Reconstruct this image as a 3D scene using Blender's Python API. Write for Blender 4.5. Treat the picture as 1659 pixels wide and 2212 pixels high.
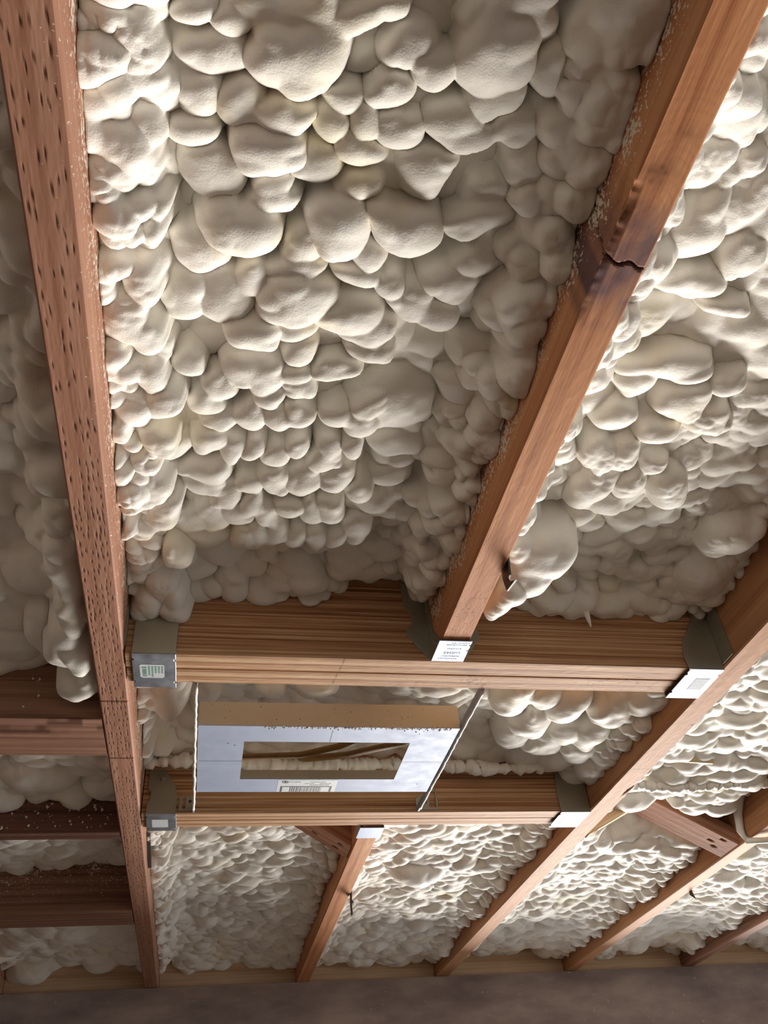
import bpy, math, random
import numpy as np
from mathutils import Matrix, Vector

for o in list(bpy.data.objects):
    bpy.data.objects.remove(o)
scene = bpy.context.scene
COL = scene.collection

# ------------------------------------------------------------------ camera
EYE = 1.84                       # phone height above the slab
ZB = 2.40                        # underside of the joists
DECK = 2.635                     # underside of the roof deck
FPX = 1850.0
YAW, PITCH, ROLL = 0.23512689, 0.69291146, -0.09359323


def cam_axes():
    cy, sy, cp, sp = math.cos(YAW), math.sin(YAW), math.cos(PITCH), math.sin(PITCH)
    f = np.array([sy * cp, cy * cp, sp])
    r = np.array([cy, -sy, 0.0])
    u = np.cross(r, f)
    cr, sr = math.cos(ROLL), math.sin(ROLL)
    return cr * r + sr * u, -sr * r + cr * u, f


CR, CU, CF = cam_axes()
cam_d = bpy.data.cameras.new('camera')
cam_d.sensor_fit = 'HORIZONTAL'
cam_d.sensor_width = 36.0
cam_d.lens = 36.0 * FPX / 1659.0
cam_d.clip_start = 0.02
cam = bpy.data.objects.new('camera', cam_d)
COL.objects.link(cam)
cam.matrix_world = Matrix(((CR[0], CU[0], -CF[0], 0), (CR[1], CU[1], -CF[1], 0),
                           (CR[2], CU[2], -CF[2], EYE), (0, 0, 0, 1)))
scene.camera = cam

# ------------------------------------------------------------------ light
world = bpy.data.worlds.new('world')
scene.world = world
world.use_nodes = True
bg = world.node_tree.nodes['Background']
bg.inputs[0].default_value = (0.86, 0.93, 1.0, 1)
bg.inputs[1].default_value = 1.45


def area_light(name, loc, rot, sx, sy, watts, col):
    d = bpy.data.lights.new(name, 'AREA')
    d.shape = 'RECTANGLE'
    d.size, d.size_y = sx, sy
    d.energy = watts
    d.color = col
    o = bpy.data.objects.new(name, d)
    COL.objects.link(o)
    o.location = loc
    o.rotation_euler = rot
    return o


# daylight thrown up from the bright yard outside, through the big opening in the far wall
area_light('window_daylight', (3.80, 7.00, -0.10), (-math.pi / 2, 0, 0), 3.8, 3.0, 1380, (1.0, 0.96, 0.90))

vs = scene.view_settings
vs.view_transform = 'Standard'
vs.look = 'None'
vs.gamma = 1.0
vs.use_curve_mapping = False
vs.exposure = 0.0


# ------------------------------------------------------------------ helpers
def lin(r, g, b):
    def c(v):
        v /= 255.0
        return v / 12.92 if v <= 0.04045 else ((v + 0.055) / 1.055) ** 2.4
    return (c(r), c(g), c(b), 1.0)


def at(px, py, z):
    """point of the photograph on the level z metres above the joists' underside"""
    d = CR * (px - 829.5) / FPX - CU * (py - 1106.0) / FPX + CF
    d = d * (ZB + z - EYE) / d[2]
    return np.array([d[0], d[1], ZB + z])


def tag(o, label=None, cat=None, group=None, kind=None):
    if label:
        o['label'] = label
    if cat:
        o['category'] = cat
    if group:
        o['group'] = group
    if kind:
        o['kind'] = kind
    return o


def empty(name, loc=(0, 0, 0)):
    o = bpy.data.objects.new(name, None)
    o.empty_display_size = 0.05
    COL.objects.link(o)
    o.location = loc
    return o


def link(name, me, mat, parent=None):
    o = bpy.data.objects.new(name, me)
    if mat:
        me.materials.append(mat)
    COL.objects.link(o)
    if parent:
        o.parent = parent
        o.matrix_parent_inverse = Matrix.Translation(-Vector(parent.location)) if parent.type == 'EMPTY' else parent.matrix_basis.inverted()
    return o


class MB:
    """collects simple solids that make up one part"""

    def __init__(s):
        s.v, s.f = [], []

    def add(s, vs_, fs):
        n = len(s.v)
        s.v += [tuple(map(float, p)) for p in vs_]
        s.f += [tuple(i + n for i in f) for f in fs]
        return s

    def box(s, a, b):
        (x0, y0, z0), (x1, y1, z1) = a, b
        return s.add([(x0, y0, z0), (x1, y0, z0), (x1, y1, z0), (x0, y1, z0), (x0, y0, z1), (x1, y0, z1), (x1, y1, z1), (x0, y1, z1)],
                     [(0, 3, 2, 1), (4, 5, 6, 7), (0, 1, 5, 4), (1, 2, 6, 5), (2, 3, 7, 6), (3, 0, 4, 7)])

    def prism(s, pts, ext):
        """outline pts (3-D, flat) pushed along ext"""
        n = len(pts)
        p = [np.array(q, float) for q in pts]
        e = np.array(ext, float)
        fs = [tuple(range(n))[::-1], tuple(range(n, 2 * n))]
        fs += [(i, (i + 1) % n, n + (i + 1) % n, n + i) for i in range(n)]
        return s.add(p + [q + e for q in p], fs)

    def tube(s, path, rad, k=8, flat=1.0):
        P = [np.array(p, float) for p in path]
        R = rad if hasattr(rad, '__len__') else [rad] * len(P)
        vs_, fs = [], []
        for i, p in enumerate(P):
            t = P[min(i + 1, len(P) - 1)] - P[max(i - 1, 0)]
            t /= np.linalg.norm(t)
            a = np.cross(t, (0, 0, 1.0))
            if np.linalg.norm(a) < 1e-3:
                a = np.array([1.0, 0, 0])
            a /= np.linalg.norm(a)
            b = np.cross(a, t)
            for j in range(k):
                w = 2 * math.pi * j / k
                vs_.append(p + R[i] * (math.cos(w) * a + flat * math.sin(w) * b))
        for i in range(len(P) - 1):
            for j in range(k):
                fs.append((i * k + j, i * k + (j + 1) % k, (i + 1) * k + (j + 1) % k, (i + 1) * k + j))
        fs.append(tuple(range(k))[::-1])
        fs.append(tuple((len(P) - 1) * k + j for j in range(k)))
        return s.add(vs_, fs)

    def build(s, name, mat, parent=None, bevel=0.0, smooth=False):
        me = bpy.data.meshes.new(name)
        me.from_pydata(s.v, [], s.f)
        me.update()
        if smooth:
            for p in me.polygons:
                p.use_smooth = True
        o = link(name, me, mat, parent)
        if bevel:
            m = o.modifiers.new('bevel', 'BEVEL')
            m.width = bevel
            m.segments = 2
            m.limit_method = 'ANGLE'
        return o


def vnoise(X, Y, cell, seed):
    """smooth value noise in -1..1"""
    rs = np.random.RandomState(seed)
    T = rs.rand(256, 256) * 2 - 1
    x, y = X / cell + 1000.37, Y / cell + 1000.71
    xi, yi = np.floor(x).astype(int), np.floor(y).astype(int)
    fx, fy = x - xi, y - yi
    fx, fy = fx * fx * fx * (fx * (fx * 6 - 15) + 10), fy * fy * fy * (fy * (fy * 6 - 15) + 10)
    a, b = T[xi % 256, yi % 256], T[(xi + 1) % 256, yi % 256]
    c, d = T[xi % 256, (yi + 1) % 256], T[(xi + 1) % 256, (yi + 1) % 256]
    return (a * (1 - fx) + b * fx) * (1 - fy) + (c * (1 - fx) + d * fx) * fy


# ------------------------------------------------------------------ materials
class NT:
    def __init__(s, name):
        s.m = bpy.data.materials.new(name)
        s.m.use_nodes = True
        s.t = s.m.node_tree
        s.b = s.t.nodes['Principled BSDF']

    def n(s, kind, **kw):
        nd = s.t.nodes.new(kind)
        for k, v in kw.items():
            if k.startswith('i_'):
                nd.inputs[k[2:].replace('_', ' ')].default_value = v
            else:
                setattr(nd, k, v)
        return nd

    def l(s, a, b):
        s.t.links.new(a, b)

    def coords(s, scale, kind='Object'):
        tc = s.n('ShaderNodeTexCoord')
        mp = s.n('ShaderNodeMapping')
        mp.inputs['Scale'].default_value = scale
        s.l(tc.outputs[kind], mp.inputs['Vector'])
        return mp.outputs[0]

    def noise(s, vec, scale, detail=3, rough=0.55, dist=0.0):
        nd = s.n('ShaderNodeTexNoise')
        nd.inputs['Scale'].default_value = scale
        nd.inputs['Detail'].default_value = detail
        nd.inputs['Roughness'].default_value = rough
        nd.inputs['Distortion'].default_value = dist
        s.l(vec, nd.inputs['Vector'])
        return nd.outputs['Fac']

    def ramp(s, fac, stops):
        nd = s.n('ShaderNodeValToRGB')
        e = nd.color_ramp.elements
        while len(e) > len(stops):
            e.remove(e[-1])
        while len(e) < len(stops):
            e.new(0.5)
        for i, (p, c) in enumerate(stops):
            e[i].position = p
            e[i].color = c if hasattr(c, '__len__') else (c, c, c, 1)
        s.l(fac, nd.inputs[0])
        return nd.outputs[0]

    def mix(s, fac, a, b):
        nd = s.n('ShaderNodeMix', data_type='RGBA')
        for i, v in ((0, fac), (6, a), (7, b)):
            if hasattr(v, 'is_linked') or hasattr(v, 'links'):
                s.l(v, nd.inputs[i])
            else:
                nd.inputs[i].default_value = v
        return nd.outputs[2]

    def math(s, op, a, b=None, c=None):
        nd = s.n('ShaderNodeMath', operation=op)
        for i, v in enumerate((a, b, c)):
            if v is None:
                continue
            if hasattr(v, 'links'):
                s.l(v, nd.inputs[i])
            else:
                nd.inputs[i].default_value = v
        return nd.outputs[0]

    def attr(s, name):
        nd = s.n('ShaderNodeAttribute', attribute_name=name)
        return nd.outputs['Fac']

    def bump(s, h, strength, dist):
        nd = s.n('ShaderNodeBump')
        nd.inputs['Strength'].default_value = strength
        nd.inputs['Distance'].default_value = dist
        s.l(h, nd.inputs['Height'])
        s.l(nd.outputs[0], s.b.inputs['Normal'])


def wood(name, light, mid, dark, band=60.0, speck=0.0, rough=0.62, contrast=1.0, bandz=None):
    """sawn timber, grain along the board's own X"""
    t = NT(name)
    big = t.noise(t.coords((0.9, band, bandz or band)), 1.0, 4, 0.6, 0.25)
    fib = t.noise(t.coords((9, 520, 520)), 1.0, 2, 0.5)
    blot = t.noise(t.coords((5, 12, 12)), 1.0, 3, 0.6)
    g = t.math('ADD', t.math('MULTIPLY', big, 0.75), t.math('MULTIPLY', fib, 0.25))
    w = 0.13 / contrast
    col = t.ramp(g, [(0.5 - w, dark), (0.5, mid), (0.5 + w, light)])
    col = t.mix(t.math('MULTIPLY', t.ramp(blot, [(0.42, 0.0), (0.62, 1.0)]), 0.35), col, tuple(0.72 * c for c in mid[:3]) + (1,))
    col = t.mix(t.attr('stain'), col, lin(98, 76, 82))
    col = t.mix(t.attr('mark'), col, lin(62, 30, 20))
    # overspray: flecks of set foam stuck to the timber
    sp = t.noise(t.coords((1, 1, 1)), 290, 2, 0.5)
    thr = t.math('SUBTRACT', 0.80 - 0.10 * speck, t.math('MULTIPLY', t.attr('dust'), 0.34))
    m = t.ramp(t.math('SUBTRACT', sp, thr), [(0.0, 0.0), (0.05, 1.0)])
    col = t.mix(m, col, lin(220, 208, 190))
    t.l(col, t.b.inputs['Base Color'])
    t.b.inputs['Roughness'].default_value = rough
    t.b.inputs['Specular IOR Level'].default_value = 0.10
    t.bump(t.math('ADD', g, t.math('MULTIPLY', m, 0.5)), 0.14, 0.0010)
    return t.m


def foam_mat():
    t = NT('spray_foam_cream')
    c = t.coords((1, 1, 1))
    a = t.noise(c, 9, 3, 0.6)
    col = t.ramp(a, [(0.30, lin(236, 231, 220)), (0.55, lin(240, 235, 226)), (0.74, lin(239, 229, 203))])
    t.l(col, t.b.inputs['Base Color'])
    t.b.inputs['Roughness'].default_value = 0.58
    t.b.inputs['Specular IOR Level'].default_value = 0.22
    f1 = t.noise(c, 620, 2, 0.6)
    f2 = t.noise(c, 130, 2, 0.5)
    t.bump(t.math('ADD', t.math('MULTIPLY', f1, 0.6), f2), 0.30, 0.0018)
    return t.m


def metal(name, col, rough, met=0.9, spots=0.0):
    t = NT(name)
    c = t.coords((1, 1, 1))
    n1 = t.noise(c, 45, 3, 0.6)
    n2 = t.noise(c, 700, 1, 0.5)
    col2 = t.ramp(n1, [(0.35, tuple(0.93 * v for v in col[:3]) + (1,)), (0.65, col)])
    if spots:
        col2 = t.mix(t.math('GREATER_THAN', t.noise(c, 330, 1, 0.4), 0.76), col2, lin(70, 64, 48))
    t.l(col2, t.b.inputs['Base Color'])
    t.b.inputs['Metallic'].default_value = met
    t.l(t.ramp(n1, [(0.3, rough - 0.05), (0.7, rough + 0.08)]), t.b.inputs['Roughness'])
    t.bump(n2, 0.05, 0.0005)
    return t.m


def plain(name, col, rough=0.6, nscale=60, var=0.12):
    t = NT(name)
    n1 = t.noise(t.coords((1, 1, 1)), nscale, 4, 0.6)
    t.l(t.ramp(n1, [(0.3, tuple((1 - var) * v for v in col[:3]) + (1,)), (0.7, tuple(min(1, (1 + var) * v) for v in col[:3]) + (1,))]), t.b.inputs['Base Color'])
    t.b.inputs['Roughness'].default_value = rough
    t.bump(n1, 0.2, 0.002)
    return t.m


def wall_mat():
    t = NT('dark_brown_wall_board')
    c = t.coords((1, 1, 1))
    a = t.noise(t.coords((2, 1, 5)), 2.2, 4, 0.6)
    col = t.ramp(a, [(0.35, lin(122, 104, 98)), (0.5, lin(142, 123, 115)), (0.66, lin(164, 144, 132))])
    m = t.math('GREATER_THAN', t.noise(c, 95, 1, 0.4), 0.745)
    col = t.mix(t.math('MULTIPLY', m, 0.6), col, lin(196, 176, 150))
    t.l(col, t.b.inputs['Base Color'])
    t.b.inputs['Roughness'].default_value = 0.75
    t.bump(t.noise(c, 160, 3, 0.6), 0.3, 0.002)
    return t.m


M = {}
M['foam'] = foam_mat()
M['red'] = wood('reddish_rough_timber', lin(188, 142, 118), lin(172, 124, 100), lin(148, 102, 80), 70, 0.55)
M['orange'] = wood('orange_brown_timber', lin(212, 156, 112), lin(194, 132, 90), lin(158, 98, 64), 55, 0.15)
M['tan'] = wood('pale_tan_timber', lin(196, 148, 110), lin(184, 134, 96), lin(160, 110, 76), 60, 0.1)
M['fir'] = wood('striped_fir_timber', lin(218, 182, 144), lin(186, 140, 102), lin(128, 84, 54), 110, 0.1, contrast=1.2, bandz=250)
M['rim'] = wood('pale_pine_rim_block', lin(226, 196, 162), lin(208, 174, 140), lin(178, 142, 110), 60, 0.1)
M['pale'] = wood('fresh_pale_timber', lin(244, 214, 178), lin(234, 196, 156), lin(206, 160, 120), 60, 0.0)
M['aged'] = wood('dull_brown_timber', lin(176, 134, 110), lin(152, 112, 92), lin(108, 74, 58), 80, 0.25)
M['dusty'] = wood('dark_timber_with_crumbs', lin(128, 92, 76), lin(104, 72, 60), lin(76, 50, 42), 70, 0.9)
M['brace'] = wood('pinkish_brace_timber', lin(196, 148, 122), lin(174, 124, 98), lin(140, 94, 74), 90, 0.15)
M['galv'] = metal('galvanised_steel', lin(196, 204, 216), 0.34)
M['galv_dull'] = metal('dusty_galvanised_steel', lin(168, 164, 148), 0.5, 0.75)
M['box_in'] = metal('speckled_zinc_sheet', lin(196, 190, 170), 0.5, 0.45, 1.0)
M['plate'] = metal('bright_zinc_sheet', lin(162, 172, 196), 0.60, 0.10)
M['seat'] = metal('bright_galvanised_seat', lin(150, 160, 180), 0.52, 0.35)
M['darksteel'] = plain('dark_weathered_steel', lin(52, 46, 42), 0.55, 200)
M['sticker'] = plain('white_sticker_paper', lin(214, 218, 220), 0.5, 300, 0.03)
M['silver_sticker'] = plain('grey_sticker_paper', lin(112, 120, 128), 0.6, 300, 0.05)
M['green_ink'] = plain('green_ink', lin(104, 150, 128), 0.6, 300, 0.05)
M['ink'] = plain('dark_ink', lin(52, 52, 62), 0.6, 300, 0.05)
M['faint_ink'] = plain('faint_grey_ink', lin(136, 150, 170), 0.6, 300, 0.05)
M['cable'] = plain('tan_cable_jacket', lin(150, 112, 62), 0.5, 90, 0.15)
M['palecable'] = plain('pale_yellow_cable_jacket', lin(206, 188, 140), 0.5, 90, 0.1)
M['wall'] = wall_mat()
M['board'] = plain('grey_brown_wall_board', lin(186, 172, 158), 0.85, 10, 0.1)
M['deck'] = plain('roof_deck_board', lin(150, 118, 88), 0.8, 25, 0.2)
M['slab'] = plain('concrete_slab', lin(176, 166, 154), 0.85, 8, 0.12)
M['gasket'] = plain('white_bead', lin(228, 224, 214), 0.6, 300, 0.05)


# ------------------------------------------------------------------ timber
def lumber(name, p0, p1, w, h, mat, parent=None, up=(0, 0, 1), seg=0.01, nb=8, ns=8, seed=0, shape=None, wob=0.0002, side_dust=0.0, z_dust=(0.04, 0.1)):
    """board from p0 to p1 (middle of its under face), w wide, h deep; local X runs along it"""
    p0, p1 = Vector(p0), Vector(p1)
    ex = (p1 - p0)
    L = ex.length
    ex.normalize()
    ez = Vector(up)
    ez = (ez - ez.dot(ex) * ex).normalized()
    ey = ez.cross(ex)
    c = min(0.0022, w * 0.1)
    ys = np.linspace(-w / 2 + c, w / 2 - c, nb)
    zs = np.linspace(c, h - c, ns) if ns > 1 else np.array([c])
    ring = [(y, 0, 0) for y in ys] + [(w / 2, z, 1) for z in zs] + [(y, h, 2) for y in ys[::-1][[0, -1]]] + [(-w / 2, z, 3) for z in zs[::-1]]
    K = len(ring)
    n = max(2, int(L / seg) + 1)
    X = np.repeat(np.linspace(0, L, n)[:, None], K, 1)
    Y = np.tile(np.array([r[0] for r in ring]), (n, 1))
    Z = np.tile(np.array([r[1] for r in ring]), (n, 1))
    face = np.tile(np.array([r[2] for r in ring]), (n, 1))
    mark, stain, dust = np.zeros((n, K)), np.zeros((n, K)), np.zeros((n, K))
    Y0, Z0 = Y.copy(), Z.copy()
    a = vnoise(X, Y0 * 3 + Z0 * 3, 0.03, seed + 5) * wob + vnoise(X, Y0 * 6 + Z0 * 6, 0.011, seed + 6) * wob * 0.5
    Y = Y + np.where(face == 1, -abs(a), np.where(face == 3, abs(a), 0))
    Z = Z + np.where(face == 0, abs(a), 0)
    if side_dust:
        sd = np.clip((Z0 - z_dust[0]) / (z_dust[1] - z_dust[0]), 0, 1) * (1 + 0.5 * vnoise(X, Z0, 0.03, seed + 9))
        dust = np.where((face == 1) | (face == 3), side_dust * sd, dust)
    if shape:
        X, Y, Z, mark, stain, dust = shape(X, Y, Z, face, mark, stain, dust)
    co = np.stack([X, Y, Z], -1).reshape(-1, 3)
    idx = np.arange(n * K).reshape(n, K)
    q = np.stack([idx[:-1], np.roll(idx, -1, 1)[:-1], np.roll(idx, -1, 1)[1:], idx[1:]], -1).reshape(-1, 4)[:, ::-1]
    me = bpy.data.meshes.new(name)
    faces = q.tolist() + [idx[0].tolist(), idx[-1][::-1].tolist()]
    me.from_pydata(co.tolist(), [], faces)
    for nm, arr in (('mark', mark), ('stain', stain), ('dust', dust)):
        at_ = me.attributes.new(nm, 'FLOAT', 'POINT')
        at_.data.foreach_set('value', np.clip(arr, 0, 1).astype(np.float32).ravel())
    me.update()
    o = bpy.data.objects.new(name, me)
    me.materials.append(mat)
    COL.objects.link(o)
    Mx = Matrix(((ex.x, ey.x, ez.x, p0.x), (ex.y, ey.y, ez.y, p0.y), (ex.z, ey.z, ez.z, p0.z), (0, 0, 0, 1)))
    if parent:
        o.parent = parent
        o.matrix_parent_inverse = Matrix.Translation(-Vector(parent.location))
    o.matrix_basis = Mx
    return o


def red_shape(X, Y, Z, face, mark, stain, dust):
    """J1: rows of short torn checks on the under face"""
    rs = random.Random(4)
    bot = face == 0
    L = X.max()
    for row in (-0.0125, -0.0078, -0.0025, 0.0035, 0.0095, 0.0140):
        x = 0.1
        while x < L:
            x += rs.uniform(0.009, 0.020) * (1.5 if x < 0.55 else 1.0) * (1.6 if x > 1.6 else 1.0)
            if rs.random() < (0.5 if x < 0.6 else 0.22):
                continue
            ln, wd = rs.uniform(0.0035, 0.0075), rs.uniform(0.00045, 0.0009)
            yc, sl = row + rs.gauss(0, 0.0006), rs.uniform(-0.10, 0.03)
            i = (abs(X - x) < ln * 1.4) & (abs(Y - yc) < 0.007) & bot
            if not i.any():
                continue
            d = np.exp(-((X[i] - x) / ln) ** 2 * 1.5 - ((Y[i] - yc - sl * (X[i] - x)) / wd) ** 2)
            Z[i] += 0.0008 * d
            mark[i] = np.maximum(mark[i], np.clip(d * 1.5 - 0.1, 0, 0.85))
    # two saw kerf lines across
    for x in (1.075, 1.252):
        d = np.exp(-((X - x) / 0.0014) ** 2) * bot
        Z += 0.001 * d
        mark = np.maximum(mark, d * 0.6)
    edge = np.clip((-Y - 0.008) / 0.011, 0, 1) * bot + (face == 3)
    dust = np.maximum(dust, 0.18 * edge) + 0.06 * (X < 0.75) * bot
    return X, Y, Z, mark, stain, dust


def knot_shape(X, Y, Z, face, mark, stain, dust):
    """J2: knot, grey stain, wane on the left arris and a crack across (local +Y is the left side)"""
    Y = -Y
    face = np.where(face == 1, 3, np.where(face == 3, 1, face))
    bot = face == 0
    v = X - 0.30                    # the board starts at v = -0.30
    st = np.exp(-((v - 0.345) / 0.050) ** 2) * (0.75 + 0.3 * vnoise(X, Y, 0.012, 3))
    st = np.clip(st * 2.2 - 0.35, 0, 0.95)
    stain = np.maximum(stain, np.where(bot | (face == 3), st, 0) * (0.8 + 0.2 * vnoise(X * 0.4, Y, 0.008, 8)))
    for (vc, yc, sv, sy, k) in ((0.268, -0.006, 0.010, 0.012, 0.62), (0.300, -0.012, 0.012, 0.009, 0.55), (0.236, 0.004, 0.006, 0.010, 0.3), (0.355, 0.0, 0.004, 0.010, 0.28)):
        r = ((v - vc) / sv) ** 2 + ((Y - yc) / sy) ** 2
        mark = np.maximum(mark, np.where(bot, k * np.exp(-r) * (0.8 + 0.5 * vnoise(X, Y, 0.004, 4)), 0))
    # curved latewood arcs around the knot
    arc = np.sin(np.sqrt((v - 0.30) ** 2 + (Y * 1.4 - 0.004) ** 2) * 900 + 2 * vnoise(X, Y, 0.02, 2))
    mark = np.maximum(mark, np.where(bot & (abs(v - 0.26) < 0.12), 0.22 * np.clip(arc - 0.35, 0, 1) * np.exp(-((v - 0.27) / 0.07) ** 2), 0))
    # wane: left arris eaten away near the knot
    wn = np.exp(-((v - 0.298) / 0.020) ** 2) * 0.7 + np.exp(-((v - 0.33) / 0.012) ** 2) * 0.55 + 0.25 * np.exp(-((v - 0.37) / 0.03) ** 2)
    wn = wn * (1 + 0.5 * vnoise(X, Y * 0, 0.006, 12))
    k = np.clip((-Y - 0.0105) / 0.0085, 0, 1)
    Z = Z + np.where(bot, 0.009 * wn * k, 0)
    mark = np.maximum(mark, np.where(bot, np.clip(wn, 0, 1) * k * 0.75, 0))
    low = (face == 3) & (Z < 0.02)
    Y = Y + np.where(low, 0.004 * wn, 0)
    # crack
    cv = 0.3405 + 0.10 * (Y + 0.019) - 0.0018 * np.sin(Y * 330) + np.where(face == 3, -0.35 * Z, 0) * 1.0
    d = np.exp(-((v - cv) / 0.0011) ** 2) * np.where(bot | ((face == 3) & (Z < 0.075)), 1, 0)
    Z = Z + np.where(bot, 0.004 * d, 0)
    Y = Y + np.where(face == 3, 0.004 * d, 0)
    mark = np.maximum(mark, d)
    dust = np.maximum(dust, np.where(bot, 0.17 * np.exp(-((v - 0.36) / 0.07) ** 2) + 0.05 * (v < 0.25), 0))
    # worm-eaten dots near the hanger
    dots = vnoise(X, Y, 0.0022, 44)
    mark = np.maximum(mark, np.where(bot & (v > 0.80) & (dots > 0.72), 0.55, 0))
    return X, -Y, Z, mark, stain, dust


def tan_shape(X, Y, Z, face, mark, stain, dust):
    """J3: a dark torn slit by the far arris, a cut line and a few nicks"""
    bot = face == 0
    v, y = X + 0.10, -Y
    d = np.exp(-((v - 1.375) / 0.020) ** 2 - ((y - 0.0145 + 0.12 * (v - 1.375)) / 0.0020) ** 2) * bot
    Z = Z + 0.003 * d
    mark = np.maximum(mark, 0.9 * d)
    for (vc, k) in ((1.285, 0.45), (1.02, 0.2), (1.90, 0.25)):
        mark = np.maximum(mark, k * np.exp(-((v - vc) / 0.0014) ** 2) * bot)
    for (vc, yc) in ((1.016, -0.017), (1.052, -0.016), (0.99, -0.0175), (1.12, 0.016)):
        mark = np.maximum(mark, 0.8 * np.exp(-((v - vc) / 0.003) ** 2 - ((y - yc) / 0.003) ** 2) * bot)
    return X, Y, Z, mark, stain, dust


JOISTS = {  # x0, x1
    'J0': (-0.570, -0.532), 'J1': (-0.153, -0.115), 'J2': (0.272, 0.311), 'J3': (0.689, 0.731),
    'J4': (1.099, 1.137), 'J5': (1.494, 1.532), 'J6': (1.900, 1.938)}
HJ = DECK - ZB


def joist(key, v0, v1, mat, label, **kw):
    x0, x1 = JOISTS[key]
    o = lumber('ceiling_joist', ((x0 + x1) / 2, v0, ZB), ((x0 + x1) / 2, v1, ZB), x1 - x0, HJ, mat, **kw)
    return tag(o, label, 'joist', 'timber ceiling joists')


# ------------------------------------------------------------------ the setting
WY = 2.770
# floor, far wall with an opening, right wall, roof deck
tag(MB().box((-2.6, -3.4, -0.12), (6.0, 2.90, 0.0)).build('floor', M['slab']), 'grey concrete floor slab under the ceiling', kind='structure')
wf = MB()
OX0, OX1, OZ0, OZ1 = 0.60, 3.20, 0.90, 2.20
wf.box((-2.6, WY, 0), (OX0, WY + 0.13, ZB - 0.001)).box((OX1, WY, 0), (6.0, WY + 0.13, ZB - 0.001))
wf.box((OX0, WY, 0), (OX1, WY + 0.13, OZ0)).box((OX0, WY, OZ1), (OX1, WY + 0.13, ZB - 0.001))
tag(wf.build('wall_far', M['wall']), 'dark brown dusty wall under the joist ends', kind='structure')
# right-hand side left without a wall so that sky light comes in there
tag(MB().box((-2.6, -3.4, 0), (-2.48, WY, ZB - 0.001)).build('wall_left_added', M['board']), 'unseen grey-brown board wall added on the left to block sky fill', kind='structure')  # out of view, added to keep sky fill off the left-facing joist sides
tag(MB().box((-2.48, -3.4, 0), (6.0, -3.28, ZB - 0.001)).build('wall_back_added', M['board']), 'unseen grey-brown board wall added behind the viewer to block sky fill', kind='structure')  # also added out of view, keeps sky fill off the header fronts
fr = MB()
for a, b in (((OX0, WY - 0.012, OZ0), (OX0 + 0.05, WY + 0.13, OZ1)), ((OX1 - 0.05, WY - 0.012, OZ0), (OX1, WY + 0.13, OZ1)),
             ((OX0 + 0.05, WY - 0.012, OZ0), (OX1 - 0.05, WY + 0.13, OZ0 + 0.04)), ((OX0 + 0.05, WY - 0.012, OZ1 - 0.04), (OX1 - 0.05, WY + 0.13, OZ1))):
    fr.box(a, b)
tag(fr.build('window_1', M['fir']), 'unglazed window opening framed in fir in the far wall', kind='structure')
tag(MB().box((-2.6, -3.4, DECK), (4.2, 2.90, DECK + 0.02)).build('ceiling', M['deck']), 'boarded roof deck above the joists', kind='structure')

# ------------------------------------------------------------------ joists
V0, V1 = -0.30, 2.90
joist('J0', V0, V1, M['red'], 'brown ceiling joist at the far end of the short blocking pieces', seg=0.05)
joist('J1', 0.0, V1, M['red'], 'reddish rough-sawn joist with rows of torn checks, running past both header ends',
      seg=0.0018, nb=36, ns=10, seed=1, shape=red_shape, wob=0.0002, side_dust=0.7, z_dust=(0.0, 0.05))
joist('J2', V0, 0.9445, M['orange'], 'orange-brown joist with a knot and a crack, ending in a hanger on the big header',
      seg=0.0016, nb=30, ns=36, seed=2, shape=knot_shape, side_dust=1.0, z_dust=(0.004, 0.050))
joist('J2', 1.539, V1, M['orange'], 'short orange-brown joist running from the small header to the dark wall', seg=0.006, nb=8, ns=10, seed=3, side_dust=0.4)
joist('J3', 0.1, V1, M['tan'], 'pale tan joist carrying the right ends of both headers', seg=0.003, nb=20, ns=14, seed=4, side_dust=0.35, wob=0.0003, shape=tan_shape)
joist('J4', 0.1, V1, M['tan'], 'tan joist where the low end of the X bracing is nailed', seg=0.008, nb=8, ns=10, seed=5, side_dust=0.5)
joist('J5', 0.1, V1, M['aged'], 'dull brown joist next beyond the braced joist, close to the corner', seg=0.01, seed=6, side_dust=0.5)
joist('J6', 0.1, V1, M['aged'], 'last dull brown joist beyond the others at the corner', seg=0.03, seed=7)


# ------------------------------------------------------------------ headers of two plies
def header(v0, v1, label, seed, gap=0.0022):
    r = tag(empty('double_header', (-0.1, v0, ZB)), label, 'header', 'doubled header beams')
    w = (v1 - v0 - gap) / 2
    for i in range(2):
        a = v0 + i * (w + gap) + w / 2
        dz = -0.001 if i == 0 else 0.0005
        xa, xb = -0.1135, 0.6885

        def shp(X, Y, Z, face, mark, stain, dust, i=i, seed=seed):
            bot = face == 0
            if seed == 30:       # pencil line across both plies, mould on the second one
                d = np.exp(-((X - 0.2695 + 0.004 * i + 0.12 * Y) / 0.0007) ** 2) * bot
                mark = np.maximum(mark, 0.7 * d)
                if i == 1:
                    mo = np.clip(vnoise(X, Y, 0.004, 3) + 0.6 * vnoise(X, Y, 0.0016, 4) + 0.5 * vnoise(X, Y, 0.04, 5) - 0.55, 0, 1) * np.clip((X - 0.28) / 0.12, 0, 1)
                    mark = np.maximum(mark, np.where(bot, mo * 0.9, 0))
                else:
                    r2 = ((X - 0.445) / 0.02) ** 2 + ((Y - 0.006) / 0.008) ** 2
                    stain = np.maximum(stain, np.where(bot, 0.4 * np.exp(-r2), 0))
            return X, Y, Z, mark, stain, dust
        lumber('ply', (xa, a, ZB + dz), (xb, a, ZB + dz), w, HJ - 0.01, M['fir'], r, seg=0.002 if seed == 30 else 0.004, nb=14, ns=6, seed=seed + i, shape=shp)
    return r


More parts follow.
